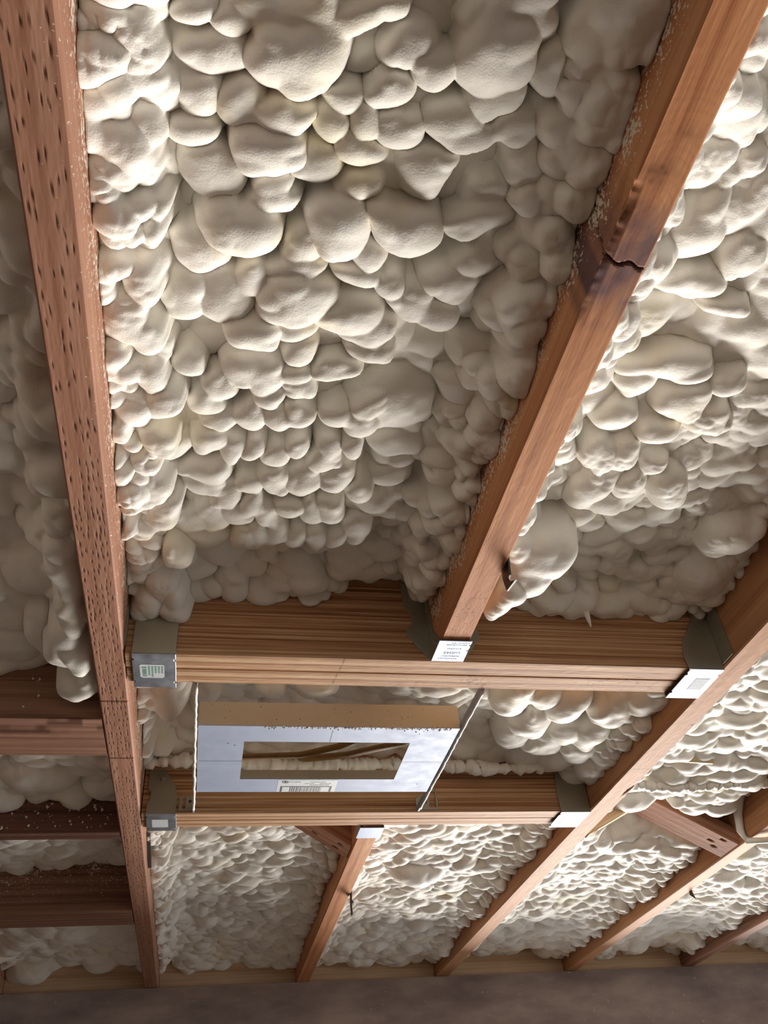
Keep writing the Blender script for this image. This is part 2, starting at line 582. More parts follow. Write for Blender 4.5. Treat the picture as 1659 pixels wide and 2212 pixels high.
H1 = (0.946, 1.022)
H2 = (1.467, 1.537)
header(*H1, 'big doubled header with the cracked joist hung on its face', 30)
header(*H2, 'doubled header behind the metal housing, nearer the dark wall', 40)


# ------------------------------------------------------------------ blocking
def block(v0, v1, x0, x1, mat, label, seed, h=None, dz=0.0, group='short blocking pieces beside the red joist', seg=0.006, **kw):
    o = lumber('blocking', (x0, (v0 + v1) / 2, ZB + dz), (x1, (v0 + v1) / 2, ZB + dz), v1 - v0, h or HJ - 0.005, mat, seg=seg, nb=10, ns=8, seed=seed, **kw)
    return tag(o, label, 'blocking', group)


def worn(X, Y, Z, face, mark, stain, dust):
    m = np.clip(vnoise(X * 0.22, Y, 0.0035, 3) + 0.6 * vnoise(X, Y, 0.05, 4) - 0.25, 0, 1) * np.clip((-Y - 0.005) / 0.02, 0, 1) * 2.2
    return X, Y, Z, np.maximum(mark, np.where(face == 0, np.clip(m, 0, 0.75), 0)), stain, dust


BLK = []
BLK.append(block(1.126, 1.246, -0.531, -0.154, M['aged'], 'wide brown blocking with worn streaks along one edge', 50, shape=worn, seg=0.003))
BLK.append(block(1.555, 1.592, -0.531, -0.154, M['dusty'], 'thin dark blocking spattered with foam crumbs', 51, side_dust=0.25))
block(2.030, 2.136, -0.531, -0.154, M['aged'], 'brown blocking dusted with foam, nearest to the wall', 52, side_dust=0.62, z_dust=(0.0, 0.08))

names = ['J0', 'J1', 'J2', 'J3', 'J4', 'J5', 'J6']
where = ['beside the red joist near the small blocking', 'between the red joist and the short joist', 'between the short joist and the tan joist',
         'below the X bracing', 'between the braced joist and the corner joist', 'in the corner beyond the last joists']
for i in range(6):
    xa, xb = JOISTS[names[i]][1] + 0.0006, JOISTS[names[i + 1]][0] - 0.0006
    block(2.786, 2.824, xa, xb, M['rim'], 'rim block on the wall top ' + where[i], 60 + i, h=0.20, group='rim blocks between the joist ends', seg=0.02)


# ------------------------------------------------------------------ spray foam
def foam(label, x0, x1, y0, y1, res, seed, base=0.125, eL=0.05, eR=0.06, eN=0.11, eF=0.10, fw=0.055, fN=0.0, fF=0.05,
         rad=lambda y: 0.018, lobes=(), pits=(), amp=0.8, infl=0.0032, rough=None, groove=0.0, fill=2.6, soft=4):
    """one continuous blanket of foam between two joists, built up from swollen lobes"""
    rs = np.random.RandomState(seed)
    nx, ny = int((x1 - x0) / res) + 1, int((y1 - y0) / res) + 1
    xs, ys = np.linspace(x0, x1, nx), np.linspace(y0, y1, ny)
    Xg, Yg = np.meshgrid(xs, ys, indexing='ij')

    def sag(X, Y):
        """general level of the blanket above the joists' underside"""
        dl, dr = np.maximum(X - x0, 0), np.maximum(x1 - X, 0)
        n1 = vnoise(Y * 1.0, X * 0, 0.05, seed + 1) * 0.010 + vnoise(Y, X * 0, 0.017, seed + 2) * 0.005
        n2 = vnoise(Y * 1.0, X * 0 + 9, 0.055, seed + 3) * 0.012 + vnoise(Y, X * 0, 0.018, seed + 4) * 0.005
        B = base + 0.012 * vnoise(X, Y, 0.12, seed + 7)
        wl = np.exp(-(dl / fw) ** 2.4)
        wr = np.exp(-(dr / fw) ** 2.4)
        z = B + (eL + n1 - B) * wl + (eR + n2 - B) * wr
        z = z + groove * (np.exp(-((dl - 1.15 * fw) / (0.25 * fw)) ** 2) + 0.6 * np.exp(-((dr - 1.2 * fw) / (0.25 * fw)) ** 2))
        if fF:
            z = z + (eF + 0.012 * vnoise(X, Y * 0, 0.06, seed + 5) + 0.010 * vnoise(X, Y * 0, 0.2, seed + 8) - z) * np.exp(-(np.maximum(y1 - Y, 0) / fF) ** 2.2) * (1 - 0.6 * np.maximum(wl, wr))
        if fN:
            z = z + (eN - z) * np.exp(-(np.maximum(Y - y0, 0) / fN) ** 2.2) * (1 - 0.6 * np.maximum(wl, wr))
        for (cx, cy, ax, ay, up_) in pits:
            z = z + up_ * np.exp(-(((X - cx) / ax) ** 2 + ((Y - cy) / ay) ** 2) ** 2)
        return z

    Zs = sag(Xg, Yg)
    # warp so that no lobe is a clean ellipse
    wx = 0.0065 * vnoise(Xg, Yg, 0.036, seed + 11) + 0.0012 * vnoise(Xg, Yg, 0.014, seed + 12)
    wy = 0.0065 * vnoise(Xg, Yg, 0.036, seed + 13) + 0.0012 * vnoise(Xg, Yg, 0.014, seed + 14)
    U, W = Xg + wx, Yg + wy
    Zt = Zs + 0.012

    def put(cx, cy, ax, ay, ang, top, hh, pw=0.58):
        m = max(ax, ay) * 1.15 + 0.008
        i0, i1 = np.searchsorted(xs, cx - m), np.searchsorted(xs, cx + m)
        j0, j1 = np.searchsorted(ys, cy - m), np.searchsorted(ys, cy + m)
        if i1 <= i0 or j1 <= j0:
            return
        dx, dy = U[i0:i1, j0:j1] - cx, W[i0:i1, j0:j1] - cy
        ca, sa = math.cos(ang), math.sin(ang)
        q = ((ca * dx + sa * dy) / ax) ** 2 + ((-sa * dx + ca * dy) / ay) ** 2
        pr = np.clip(1 - np.clip(q, 0, 1) ** 1.15, 0, 1) ** pw
        zz = np.where(q < 1, top - hh * pr, 9)
        old = Zt[i0:i1, j0:j1]
        kk = rs.choice([0.0006, 0.0015, 0.004, 0.007])
        hq = np.clip(kk - abs(old - zz), 0, None) / kk
        Zt[i0:i1, j0:j1] = np.minimum(old, zz) - np.where(q < 1, hq * hq * kk * 0.25, 0)

    # random filling
    area = (x1 - x0) * (y1 - y0)
    rm = np.mean([rad(y) for y in np.linspace(y0, y1, 30)])
    N = int(fill * area / (math.pi * rm * rm) * 1.25)
    px, py = rs.uniform(x0 - 0.005, x1 + 0.005, N), rs.uniform(y0, y1 + 0.004, N)
    order = np.arange(N)
    lv = sag(px, py)
    expl = [(l[0], l[1], max(l[2], l[3])) for l in lobes]
    ec = np.array(expl) if expl else np.zeros((0, 3))
    for k in order:
        r = rad(py[k]) * math.exp(rs.normal(0, 0.30))
        edge = min(px[k] - x0, x1 - px[k])
        if edge < fw * 0.9:
            r *= 0.62
        drop = amp * r
        if len(ec) and (((ec[:, 0] - px[k]) ** 2 + (ec[:, 1] - py[k]) ** 2) < (ec[:, 2] * 0.8) ** 2).any():
            drop *= 0.45
        asp = rs.uniform(1.0, 1.75)
        put(px[k], py[k], r * asp ** 0.6, r / asp ** 0.4, rs.normal(0, 0.45), lv[k] + rs.uniform(0.0, 0.35) * r, drop)
    for (cx, cy, ax, ay, ang, za, hh) in lobes:
        put(cx, cy, ax, ay, ang, za + hh, hh)
        # smaller swellings riding on the rim
        for s in range(rs.randint(1, 4)):
            th = rs.uniform(0, 2 * math.pi)
            k = rs.uniform(0.42, 0.62)
            put(cx + math.cos(th) * ax * 0.62, cy + math.sin(th) * ay * 0.62, ax * k, ay * k, ang, za + hh * 1.0, hh * rs.uniform(0.80, 0.96))
    # soften the creases a touch
    for _ in range(soft):
        Zp = np.pad(Zt, 1, mode='edge')
        Zt = 0.5 * Zt + 0.125 * (Zp[:-2, 1:-1] + Zp[2:, 1:-1] + Zp[1:-1, :-2] + Zp[1:-1, 2:])
    Zt = Zt + 0.0011 * vnoise(Xg, Yg, 0.014, seed + 21) + 0.0016 * vnoise(Xg, Yg, 0.028, seed + 22)
    if rough is not None:
        rk = rough(Xg, Yg)
        Zt = Zt + rk * (-0.0030 * abs(vnoise(Xg, Yg, 0.0085, seed + 23)) + 0.0016 * vnoise(Xg, Yg, 0.0045, seed + 24))
    Zt = np.clip(Zt, 0.004, HJ - 0.012)
    # swell along the surface normal so the lobes overhang their creases
    Zb = Zt
    for _ in range(3):
        Zp = np.pad(Zb, 1, mode='edge')
        Zb = 0.4 * Zb + 0.15 * (Zp[:-2, 1:-1] + Zp[2:, 1:-1] + Zp[1:-1, :-2] + Zp[1:-1, 2:])
    gx, gy = np.gradient(Zb, xs, ys)
    nn = np.sqrt(gx * gx + gy * gy + 1)
    Xf = np.clip(Xg + infl * gx / nn, x0 + 0.0003, x1 - 0.0003)
    Yf = np.clip(Yg + infl * gy / nn, y0 + 0.0003, y1 - 0.0003)
    Zf = Zt - infl / nn
    co = np.stack([Xf, Yf, ZB + Zf], -1).reshape(-1, 3)
    idx = np.arange(nx * ny).reshape(nx, ny)
    q = np.stack([idx[:-1, :-1], idx[:-1, 1:], idx[1:, 1:], idx[1:, :-1]], -1).reshape(-1, 4)
    # skirt up to the deck
    loop = np.concatenate([idx[:, 0], idx[-1, 1:], idx[-2::-1, -1], idx[0, -2:0:-1]])
    sk = co[loop].copy()
    sk[:, 2] = DECK - 0.002
    n0 = len(co)
    co = np.concatenate([co, sk])
    a = np.arange(len(loop))
    b = np.roll(a, -1)
    q2 = np.stack([loop[a], loop[b], n0 + b, n0 + a], -1)
    q = np.concatenate([q, q2])
    me = bpy.data.meshes.new('spray_foam')
    me.vertices.add(len(co))
    me.vertices.foreach_set('co', co.astype(np.float32).ravel())
    me.loops.add(q.size)
    me.loops.foreach_set('vertex_index', q.astype(np.int32).ravel())
    me.polygons.add(len(q))
    me.polygons.foreach_set('loop_start', np.arange(0, q.size, 4, dtype=np.int32))
    me.polygons.foreach_set('use_smooth', np.ones(len(q), dtype=bool))
    me.update(calc_edges=True)
    me.validate()
    o = link('spray_foam', me, M['foam'])
    return tag(o, label, 'foam insulation', 'spray foam between the timbers')


def pick(dx, dy, sc, rows, za=0.082, hk=0.85):
    """lobes measured on the photograph: tile offset, tile scale, rows of x, y, rx, ry[, tilt[, level]]"""
    out = []
    for r in rows:
        x, y, rx, ry = r[:4]
        tl = math.radians(r[4]) if len(r) > 4 else 0.0
        z = r[5] if len(r) > 5 else za
        c = at(dx + x * sc, dy + y * sc, z + 0.006)
        a = at(dx + (x + rx * math.cos(tl)) * sc, dy + (y + rx * math.sin(tl)) * sc, z + 0.006) - c
        b = at(dx + (x - ry * math.sin(tl)) * sc, dy + (y + ry * math.cos(tl)) * sc, z + 0.006) - c
        la, lb = math.hypot(a[0], a[1]), math.hypot(b[0], b[1])
        lb = min(lb, la * 1.6)
        hh = min(la, lb) * hk
        out.append((c[0], c[1], la * 1.06, lb * 1.02, math.atan2(a[1], a[0]), z, hh))
    return out


tileA = [(1215, 60, 170, 90), (1370, 60, 110, 110), (850, 20, 110, 45), (1000, 90, 70, 50), (930, 215, 130, 105), (1290, 250, 230, 150, -5, .072),
         (1290, 370, 70, 50, 0, .074), (870, 420, 110, 100), (850, 580, 95, 62), (1060, 450, 90, 110, 30), (1220, 510, 100, 82, -10, .076), (1400, 540, 75, 80),
         (1480, 420, 100, 70, -20), (1590, 510, 80, 90, -30), (1530, 640, 110, 80, 10), (1140, 680, 130, 100, 20, .072), (930, 740, 130, 90, 15), (1350, 720, 100, 90, 15),
         (1190, 810, 80, 50), (1170, 880, 120, 50, 5), (1550, 820, 90, 70), (1040, 1010, 150, 120, 40, .07), (890, 1080, 100, 100, 30), (1300, 1080, 80, 90),
         (1470, 1020, 130, 130, 0, .07), (1600, 1100, 70, 80), (1100, 1210, 90, 60), (800, 1280, 90, 110, 20), (950, 1280, 110, 110, -20), (1270, 1330, 170, 80, -10, .072),
         (1090, 1420, 110, 80), (1500, 1390, 120, 90, 0, .076), (1280, 1180, 120, 40, -10), (1550, 1200, 110, 40, 5), (1590, 220, 70, 60, 0, .1), (1540, 80, 120, 60, -10), (1650, 60, 60, 60),
         (560, 170, 110, 130, 0, .065), (610, 350, 80, 70, 0, .065), (610, 560, 90, 90, 0, .066), (430, 470, 80, 60, 0, .055), (660, 1000, 70, 60, 0, .062), (680, 880, 70, 60, 0, .064),
         (600, 1230, 70, 90, 0, .06), (550, 1330, 70, 60, 0, .058), (610, 700, 80, 60, 0, .066)]
tileB = [(120, 180, 110, 90), (250, 270, 90, 90, 0, .078), (470, 250, 145, 190, -10, .07), (470, 440, 100, 60), (620, 110, 80, 90), (860, 140, 110, 70, -35, .07), (870, 250, 100, 60, -20, .07),
         (840, 400, 70, 90, 0, .066), (760, 540, 100, 60, -30, .068), (870, 580, 100, 80, 0, .064), (90, 560, 110, 80), (340, 570, 110, 70, 20), (300, 500, 90, 80), (540, 560, 110, 70, -5),
         (50, 380, 110, 70, -15), (180, 740, 130, 110, 20), (450, 850, 90, 80, 0, .09), (120, 1000, 150, 100, 10, .07), (600, 700, 90, 100, 0, .08), (790, 680, 90, 90, 0, .066),
         (720, 830, 90, 60, 0, .068), (660, 1020, 90, 90, 0, .068), (300, 1230, 120, 90, -10, .08), (420, 960, 130, 60, -10), (110, 1330, 100, 80), (230, 1370, 100, 60), (400, 1130, 90, 60),
         (500, 1250, 50, 60, 0, .078), (620, 1160, 80, 70, 0, .066), (640, 1300, 90, 80, 0, .066), (900, 640, 90, 80, 0, .06), (930, 480, 70, 60, 0, .058),
         (1000, 350, 90, 110, 0, .062), (1030, 150, 90, 90, 0, .064), (700, 320, 80, 110, 0, .074), (390, 40, 60, 50), (620, 20, 90, 60), (30, 1240, 60, 60), (760, 1250, 70, 80, 0, .06), (600, 870, 60, 60, 0, .07)]
tileC = [(1090, 50, 120, 60, 20, .074), (1290, 40, 90, 50), (1310, 120, 70, 40, -15), (1580, 40, 90, 60), (820, 160, 60, 60), (1070, 190, 110, 70, -20), (1150, 230, 70, 80), (950, 270, 80, 50, 20),
         (1260, 210, 80, 40), (1290, 270, 70, 60), (890, 330, 80, 50), (1160, 310, 60, 50), (1440, 200, 90, 40, -10), (1600, 120, 90, 40), (960, 400, 70, 45, -10), (1080, 400, 60, 70),
         (1190, 400, 60, 50), (1280, 390, 60, 40), (1440, 390, 80, 45, -10), (1550, 430, 90, 50), (1600, 350, 80, 30, -25), (900, 500, 90, 50), (1090, 540, 40, 70), (1000, 540, 50, 50),
         (1190, 570, 50, 60), (1270, 530, 40, 60), (1410, 540, 60, 50), (1530, 520, 40, 50), (1400, 590, 70, 40), (880, 630, 110, 60, -20), (1070, 690, 60, 45), (1190, 680, 60, 50),
         (1330, 680, 80, 70), (970, 740, 60, 60), (860, 700, 90, 40), (1450, 660, 60, 50), (840, 850, 60, 60, 30), (930, 830, 60, 60), (1020, 820, 60, 50), (1090, 770, 50, 45), (1150, 820, 50, 50),
         (1250, 790, 60, 40), (1350, 810, 50, 50), (1420, 800, 50, 50), (1550, 720, 60, 40), (900, 920, 80, 40), (1040, 920, 40, 40), (1110, 920, 50, 50), (1180, 900, 50, 50), (1270, 920, 40, 50),
         (1360, 940, 50, 60), (1440, 920, 40, 50), (1530, 880, 60, 50), (640, 60, 60, 70, 0, .058), (660, 230, 60, 60, 0, .06), (690, 350, 60, 50, 0, .06), (680, 500, 60, 60, 0, .06),
         (660, 700, 70, 70, 0, .058), (720, 830, 60, 60, 0, .06), (760, 1000, 60, 50, 0, .06), (700, 1150, 60, 70, 0, .055), (770, 1200, 45, 70, 0, .05), (640, 1230, 60, 60, 0, .046), (750, 1260, 50, 40, 0, .046)]
H = 0.5
main_lobes = pick(0, 0, H, tileA) + pick(830, 0, H, tileB) + pick(0, 700, H, tileC)

foam('cream spray foam with the biggest lobes, between the reddish joist and the cracked joist', -0.115, 0.272, 0.0, 0.946, 0.0016, 100,
     base=0.118, eL=0.058, eR=0.058, eF=0.092, pits=[(0.21, 0.94, 0.07, 0.04, 0.035)], fF=0.05, fw=0.05, groove=0.018, rad=lambda y: 0.020 - 0.008 * min(1, max(0, (y - 0.4) / 0.4)), lobes=main_lobes, fill=3.0,
     rough=lambda X, Y: np.exp(-((X + 0.098) / 0.034) ** 4) * np.clip(0.55 + 0.8 * vnoise(X, Y, 0.035, 7), 0, 1) + 0.6 * np.clip(vnoise(X, Y, 0.05, 17) - 0.45, 0, 1) + 0.5 * np.exp(-((X - 0.262) / 0.02) ** 2))

tileD = [(1230, 180, 180, 60, -5), (1000, 60, 90, 60), (1300, 330, 90, 70, 0), (1480, 260, 80, 50), (1090, 250, 90, 60), (1390, 420, 90, 50, 20), (900, 560, 60, 60), (960, 590, 50, 60),
         (1230, 730, 80, 70, 0, .075), (1060, 700, 60, 50), (920, 700, 80, 60), (860, 730, 60, 70), (1180, 470, 80, 50), (1000, 400, 70, 60), (1040, 570, 60, 60), (1150, 620, 60, 40),
         (655, 1060, 130, 100, 0, .034), (690, 990, 90, 70, 0, .046), (610, 1130, 90, 60, 0, .030), (500, 1220, 60, 60, 0, .022), (540, 1170, 50, 40, 0, .02), (600, 980, 50, 60, 0, .04),
         (1380, 1110, 100, 70, 0, .075), (1460, 1060, 60, 60, 0, .08), (1500, 950, 110, 70, 0, .07)]
tileR = [(1350, 1000, 130, 150, 0, .072), (1400, 880, 70, 60), (1500, 1110, 60, 80), (1340, 1230, 110, 60), (1560, 1120, 60, 60), (1500, 570, 90, 50, 0, .08), (1430, 760, 90, 60), (1570, 700, 60, 70),
         (1600, 850, 60, 60), (1570, 400, 70, 60), (1620, 500, 60, 60), (1460, 1330, 100, 40)]
right_lobes = pick(830, 700, H, tileD) + pick(830, 0, H, tileR)
foam_drip = foam('spray foam with a thin hanging drip, between the cracked joist and pale tan joist', 0.311, 0.689, -0.15, 0.946, 0.0018, 200,
     base=0.112, eL=0.040, eR=0.088, eF=0.093, fF=0.05, fw=0.045, groove=0.006, rad=lambda y: 0.0185 - 0.006 * min(1, max(0, (y - 0.35) / 0.4)), lobes=right_lobes, fill=3.0,
     rough=lambda X, Y: 0.9 * np.clip(vnoise(X, Y, 0.09, 31) - 0.15, 0, 1) + np.exp(-((X - 0.32) / 0.02) ** 2) * 0.7)

dr = MB().tube([(0.491, 0.926, ZB + 0.100), (0.491, 0.926, ZB + 0.086), (0.4925, 0.926, ZB + 0.078), (0.4945, 0.926, ZB + 0.068), (0.4955, 0.926, ZB + 0.056), (0.496, 0.926, ZB + 0.046)],
               [0.016, 0.013, 0.0085, 0.0045, 0.0026, 0.0008], 14).build('drip', M['foam'], foam_drip, smooth=True)

# left of the reddish joist
lft = pick(0, 700, H, [(290, 1090, 70, 60, 0, .03), (300, 1170, 62, 50, 0, .026), (305, 1240, 60, 50, 0, .022), (320, 1320, 56, 45, 0, .018), (270, 1000, 60, 70, 0, .036), (230, 860, 60, 70, 0, .045),
                           (200, 660, 50, 90, 0, .05), (170, 420, 50, 110, 0, .05), (130, 180, 45, 120, 0, .05), (60, 1400, 110, 70, 0, .07), (170, 1360, 60, 60, 0, .06), (290, 1400, 75, 80, 0, .018), (345, 1480, 60, 55, 0, .006)]) \
    + pick(0, 1300, H, [(40, 100, 110, 80, 0, .08), (180, 90, 70, 80, 0, .07), (300, 230, 80, 110, 20, .02), (350, 390, 62, 70, 30, .010), (60, 380, 90, 40, 0, .07)])
foam('dim spray foam with a rolled bead along the reddish joist, ending at the wide blocking', -0.532, -0.153, 0.25, 1.126, 0.0022, 300,
     base=0.115, eL=0.06, eR=0.050, eF=0.085, fF=0.05, fw=0.06, groove=0.012, rad=lambda y: 0.021, lobes=lft)
foam('spray foam patch in front of the thin dark blocking', -0.532, -0.153, 1.246, 1.555, 0.0020, 310,
     base=0.085, eL=0.07, eR=0.062, eF=0.060, fF=0.06, eN=0.07, fN=0.04, fw=0.04, rad=lambda y: 0.022)
hp = at(165, 1925, 0.085)
foam('sagging spray foam patch with a dark hole, between thin blocking and dusted blocking', -0.532, -0.153, 1.592, 2.030, 0.0022, 320,
     base=0.075, eL=0.07, eR=0.06, eF=0.110, fF=0.16, fw=0.04, rad=lambda y: 0.017, pits=[(-0.30, 1.96, 0.035, 0.02, 0.08), (-0.345, 1.955, 0.02, 0.014, 0.06)])
foam('spray foam patch between dusted blocking and the wall', -0.532, -0.153, 2.136, 2.786, 0.0030, 330,
     base=0.080, eL=0.06, eR=0.05, eF=0.070, fF=0.07, fw=0.04, rad=lambda y: 0.026, pits=[(-0.33, 2.77, 0.06, 0.03, 0.05), (-0.22, 2.77, 0.05, 0.02, 0.04)])

# between the two headers
midl = pick(0, 1300, H, [(720, 400, 80, 70, 0, .058), (735, 470, 60, 60, 0, .052), (690, 430, 50, 70, 0, .06), (780, 420, 40, 60, 0, .07), (1180, 390, 60, 30, 0, .09), (1370, 385, 80, 35, 0, .085), (900, 400, 60, 40, 0, .1)]) \
    + pick(830, 1200, H, [(560, 640, 80, 60, 0, .06), (800, 680, 80, 60, 0, .05), (700, 620, 70, 40, 0, .06), (640, 740, 80, 60, 0, .055), (900, 790, 70, 50, 0, .042), (1000, 700, 80, 60, 0, .04), (1080, 760, 70, 50, 0, .035),
                          (1150, 650, 70, 50, 0, .035), (850, 860, 80, 50, 0, .05), (980, 880, 70, 50, 0, .035), (1130, 830, 50, 50, 0, .03), (740, 900, 70, 40, 0, .055), (900, 930, 70, 30, 0, .04), (700, 820, 80, 60, 0, .06), (620, 880, 70, 50, 0, .07), (800, 780, 70, 60, 0, .052), (930, 960, 60, 40, 0, .035), (1040, 930, 60, 40, 0, .03), (560, 790, 70, 50, 0, .07), (820, 980, 60, 50, 0, .05)])
foam('spray foam behind the metal housing, heaped against the pale tan joist', -0.115, 0.689, 1.022, 1.467, 0.0020, 400,
     base=0.125, eL=0.060, eR=0.030, eN=0.13, fN=0.05, eF=0.105, fF=0.05, fw=0.05, rad=lambda y: 0.014, lobes=midl,
     pits=[(-0.065, 1.30, 0.045, 0.08, 0.09), (0.15, 1.28, 0.2, 0.09, 0.035)])

# beyond the small header
foam('spray foam between the reddish joist and the short joist, down to the wall', -0.115, 0.272, 1.537, 2.786, 0.0024, 500,
     base=0.086, eL=0.045, eR=0.050, eN=0.075, fN=0.05, eF=0.062, fF=0.10, fw=0.045, groove=0.006, rad=lambda y: 0.0150, amp=0.95, infl=0.0040,
     rough=lambda X, Y: np.exp(-((X + 0.095) / 0.03) ** 2) * 0.9, pits=[(-0.085, 2.74, 0.02, 0.06, 0.06)])
foam('spray foam between the short joist and the pale tan joist, down to the wall', 0.311, 0.689, 1.537, 2.786, 0.0024, 510,
     base=0.076, eL=0.05, eR=0.036, eN=0.06, fN=0.05, eF=0.055, fF=0.10, fw=0.04, groove=0.005, rad=lambda y: 0.0150, amp=0.95, infl=0.0040,
     pits=[(0.40, 2.77, 0.02, 0.03, 0.06), (0.455, 2.77, 0.018, 0.02, 0.06)])
foam('brightly lit spray foam between the pale tan joist and the braced joist', 0.731, 1.099, 0.75, 2.786, 0.0026, 520,
     base=0.074, eL=0.030, eR=0.036, eF=0.060, fF=0.09, fw=0.045, rad=lambda y: 0.0150, amp=0.95, infl=0.0040, pits=[(0.98, 2.77, 0.03, 0.03, 0.06), (0.80, 2.77, 0.015, 0.03, 0.05), (0.94, 1.72, 0.13, 0.085, 0.06), (1.10, 1.55, 0.05, 0.26, 0.05)])
foam('spray foam between the braced joist and the corner joist', 1.137, 1.494, 1.40, 2.786, 0.0026, 530,
     base=0.070, eL=0.030, eR=0.034, eF=0.060, fF=0.09, fw=0.045, rad=lambda y: 0.0150, amp=0.95, infl=0.0040, pits=[(1.30, 2.77, 0.03, 0.03, 0.06), (1.40, 2.77, 0.05, 0.03, 0.05)])
foam('spray foam in the last bay beyond the corner joist', 1.532, 1.900, 1.80, 2.786, 0.0034, 540,
     base=0.075, eL=0.04, eR=0.05, eF=0.060, fF=0.09, fw=0.04, rad=lambda y: 0.018, amp=0.95)

# ------------------------------------------------------------------ joist hangers
TH = 0.0016


def px_face(pts, v):
    """outline given on the header face y = v as (x, height above the joists' underside)"""
    return [(x, v, ZB + z) for x, z in pts]


def hanger(loc, label):
    return tag(empty('joist_hanger', loc), label, 'hanger', 'sheet steel joist hangers')


def notched(x0, x1, y0, y1, z, cuts_x0=(), cuts_x1=(), d=0.0022):
    """seat plate outline with small notches in its two open edges"""
    p = [(x0, y0)]
    for c in cuts_x0:
        p += [(x0, c - 0.003), (x0 + d, c - 0.002), (x0 + d, c + 0.002), (x0, c + 0.003)]
    p += [(x0, y1), (x1, y1)]
    for c in sorted(cuts_x1, reverse=True):
        p += [(x1, c + 0.003), (x1 - d, c + 0.002), (x1 - d, c - 0.002), (x1, c - 0.003)]
    p += [(x1, y0)]
    return [(a, b, z) for a, b in p]


# big header, left end
SZ = ZB - 0.0045
h = hanger((-0.08, 0.985, ZB), 'dull grey hanger with a green-printed sticker, holding the big header to the reddish joist')
MB().prism(notched(-0.1055, -0.0525, 0.9425, 1.0262, SZ, (0.957, 1.012), (0.957, 1.012)), (0, 0, TH)).build('seat', M['galv'], h, 0.0005)
MB().prism(px_face([(-0.1055, -0.0044), (-0.0525, -0.0044), (-0.0525, 0.05), (-0.056, 0.075), (-0.056, 0.13), (-0.1055, 0.13)], 0.9425), (0, TH, 0)).build('front_flange', M['galv_dull'], h, 0.0005)
MB().prism(px_face([(-0.1055, -0.0044), (-0.0525, -0.0044), (-0.0525, 0.13), (-0.1055, 0.13)], 1.0245), (0, TH, 0)).build('back_flange', M['galv_dull'], h)
MB().box((-0.1148, 0.925, ZB + 0.006), (-0.1135, 0.9445, ZB + 0.13)).build('joist_flange', M['galv_dull'], h)
st = MB().prism([(-0.097, 0.970, SZ), (-0.0945, 0.968, SZ), (-0.0695, 0.968, SZ), (-0.0670, 0.970, SZ), (-0.0670, 0.998, SZ), (-0.0690, 1.001, SZ), (-0.0940, 1.001, SZ), (-0.0965, 0.998, SZ)], (0, 0, -0.0003)).build('label_sticker', M['sticker'], h)
pr = MB()
zz = SZ - 0.0003
for k in range(5):                       # columns of small print, one green block
    x = -0.0865 + k * 0.0040
    y = 0.9715
    rr = random.Random(k)
    while y < (0.995 if k < 2 else 0.989):
        ln = rr.uniform(0.002, 0.005)
        pr.box((x, y, zz - 0.0001), (x + 0.0022, y + ln, zz))
        y += ln + 0.0011
pr.box((-0.0935, 0.9790, zz - 0.0001), (-0.0885, 0.9935, zz)).box((-0.0940, 0.9735, zz - 0.0001), (-0.0882, 0.9770, zz))
pr.build('print', M['green_ink'], st)
MB().box((-0.0935, 0.9955, zz - 0.0001), (-0.0880, 0.9968, zz)).build('barcode', M['ink'], st)

# big header, right end
h = hanger((0.66, 0.985, ZB), 'bright hanger with a plain grey sticker, holding the big header to the pale tan joist')
MB().prism(notched(0.6355, 0.6870, 0.9425, 1.0255, SZ - 0.001, (0.957, 1.008), (0.957,)), (0, 0, TH)).build('seat', M['seat'], h, 0.0005)
MB().prism(px_face([(0.6870, -0.005), (0.634, -0.005), (0.632, 0.012), (0.634, 0.029), (0.639, 0.042), (0.647, 0.052), (0.655, 0.065), (0.664, 0.078), (0.660, 0.088), (0.664, 0.13), (0.6870, 0.13)], 0.9425), (0, TH, 0)).build('front_flange', M['galv_dull'], h, 0.0005)
MB().box((0.6355, 1.0240, ZB - 0.004), (0.6870, 1.0240 + TH, ZB + 0.12)).build('back_flange', M['galv_dull'], h)
MB().box((0.6872, 0.915, ZB + 0.004), (0.6886, 0.9445, ZB + 0.13)).build('joist_flange', M['galv_dull'], h)
MB().box((0.6560, 0.968, SZ - 0.0013), (0.6770, 0.999, SZ - 0.0010)).build('label_sticker', M['silver_sticker'], h)

# cracked joist on the face of the big header
h = hanger((0.2915, 0.92, ZB), 'hanger printed LUS28Z under the end of the cracked joist')
MB().prism(notched(0.2700, 0.3130, 0.8940, 0.9440, ZB - 0.0030, (), (0.902, 0.915)), (0, 0, TH)).build('seat', M['seat'], h, 0.0004)
fl = [(0.2712, -0.002), (0.2560, 0.014), (0.2460, 0.030), (0.2415, 0.034), (0.2425, 0.046), (0.2505, 0.056), (0.2490, 0.068), (0.2400, 0.082), (0.2390, 0.12), (0.2712, 0.12)]
MB().prism(px_face(fl, 0.9442), (0, TH, 0)).build('face_flange', M['galv_dull'], h, 0.0004)
MB().prism(px_face([(0.583 - x, z) for x, z in fl][::-1], 0.9442), (0, TH, 0)).build('face_flange', M['galv_dull'], h, 0.0004)
for x in (0.2700, 0.3114):
    MB().prism([(x, 0.894, ZB - 0.002), (x, 0.9440, ZB - 0.002), (x, 0.9440, ZB + 0.10), (x, 0.930, ZB + 0.10), (x, 0.922, ZB + 0.03)], (TH, 0, 0)).build('side_stirrup', M['galv_dull'], h)
    hb = MB()
    hb.tube([(x + TH / 2 + (0.002 if x > 0.3 else -0.002), 0.903, ZB - 0.001), (x + TH / 2 + (0.0045 if x > 0.3 else -0.003), 0.908, ZB + 0.004), (x + TH / 2, 0.913, ZB + 0.010)], 0.0012)
    hb.build('nail_tab', M['galv'], h)


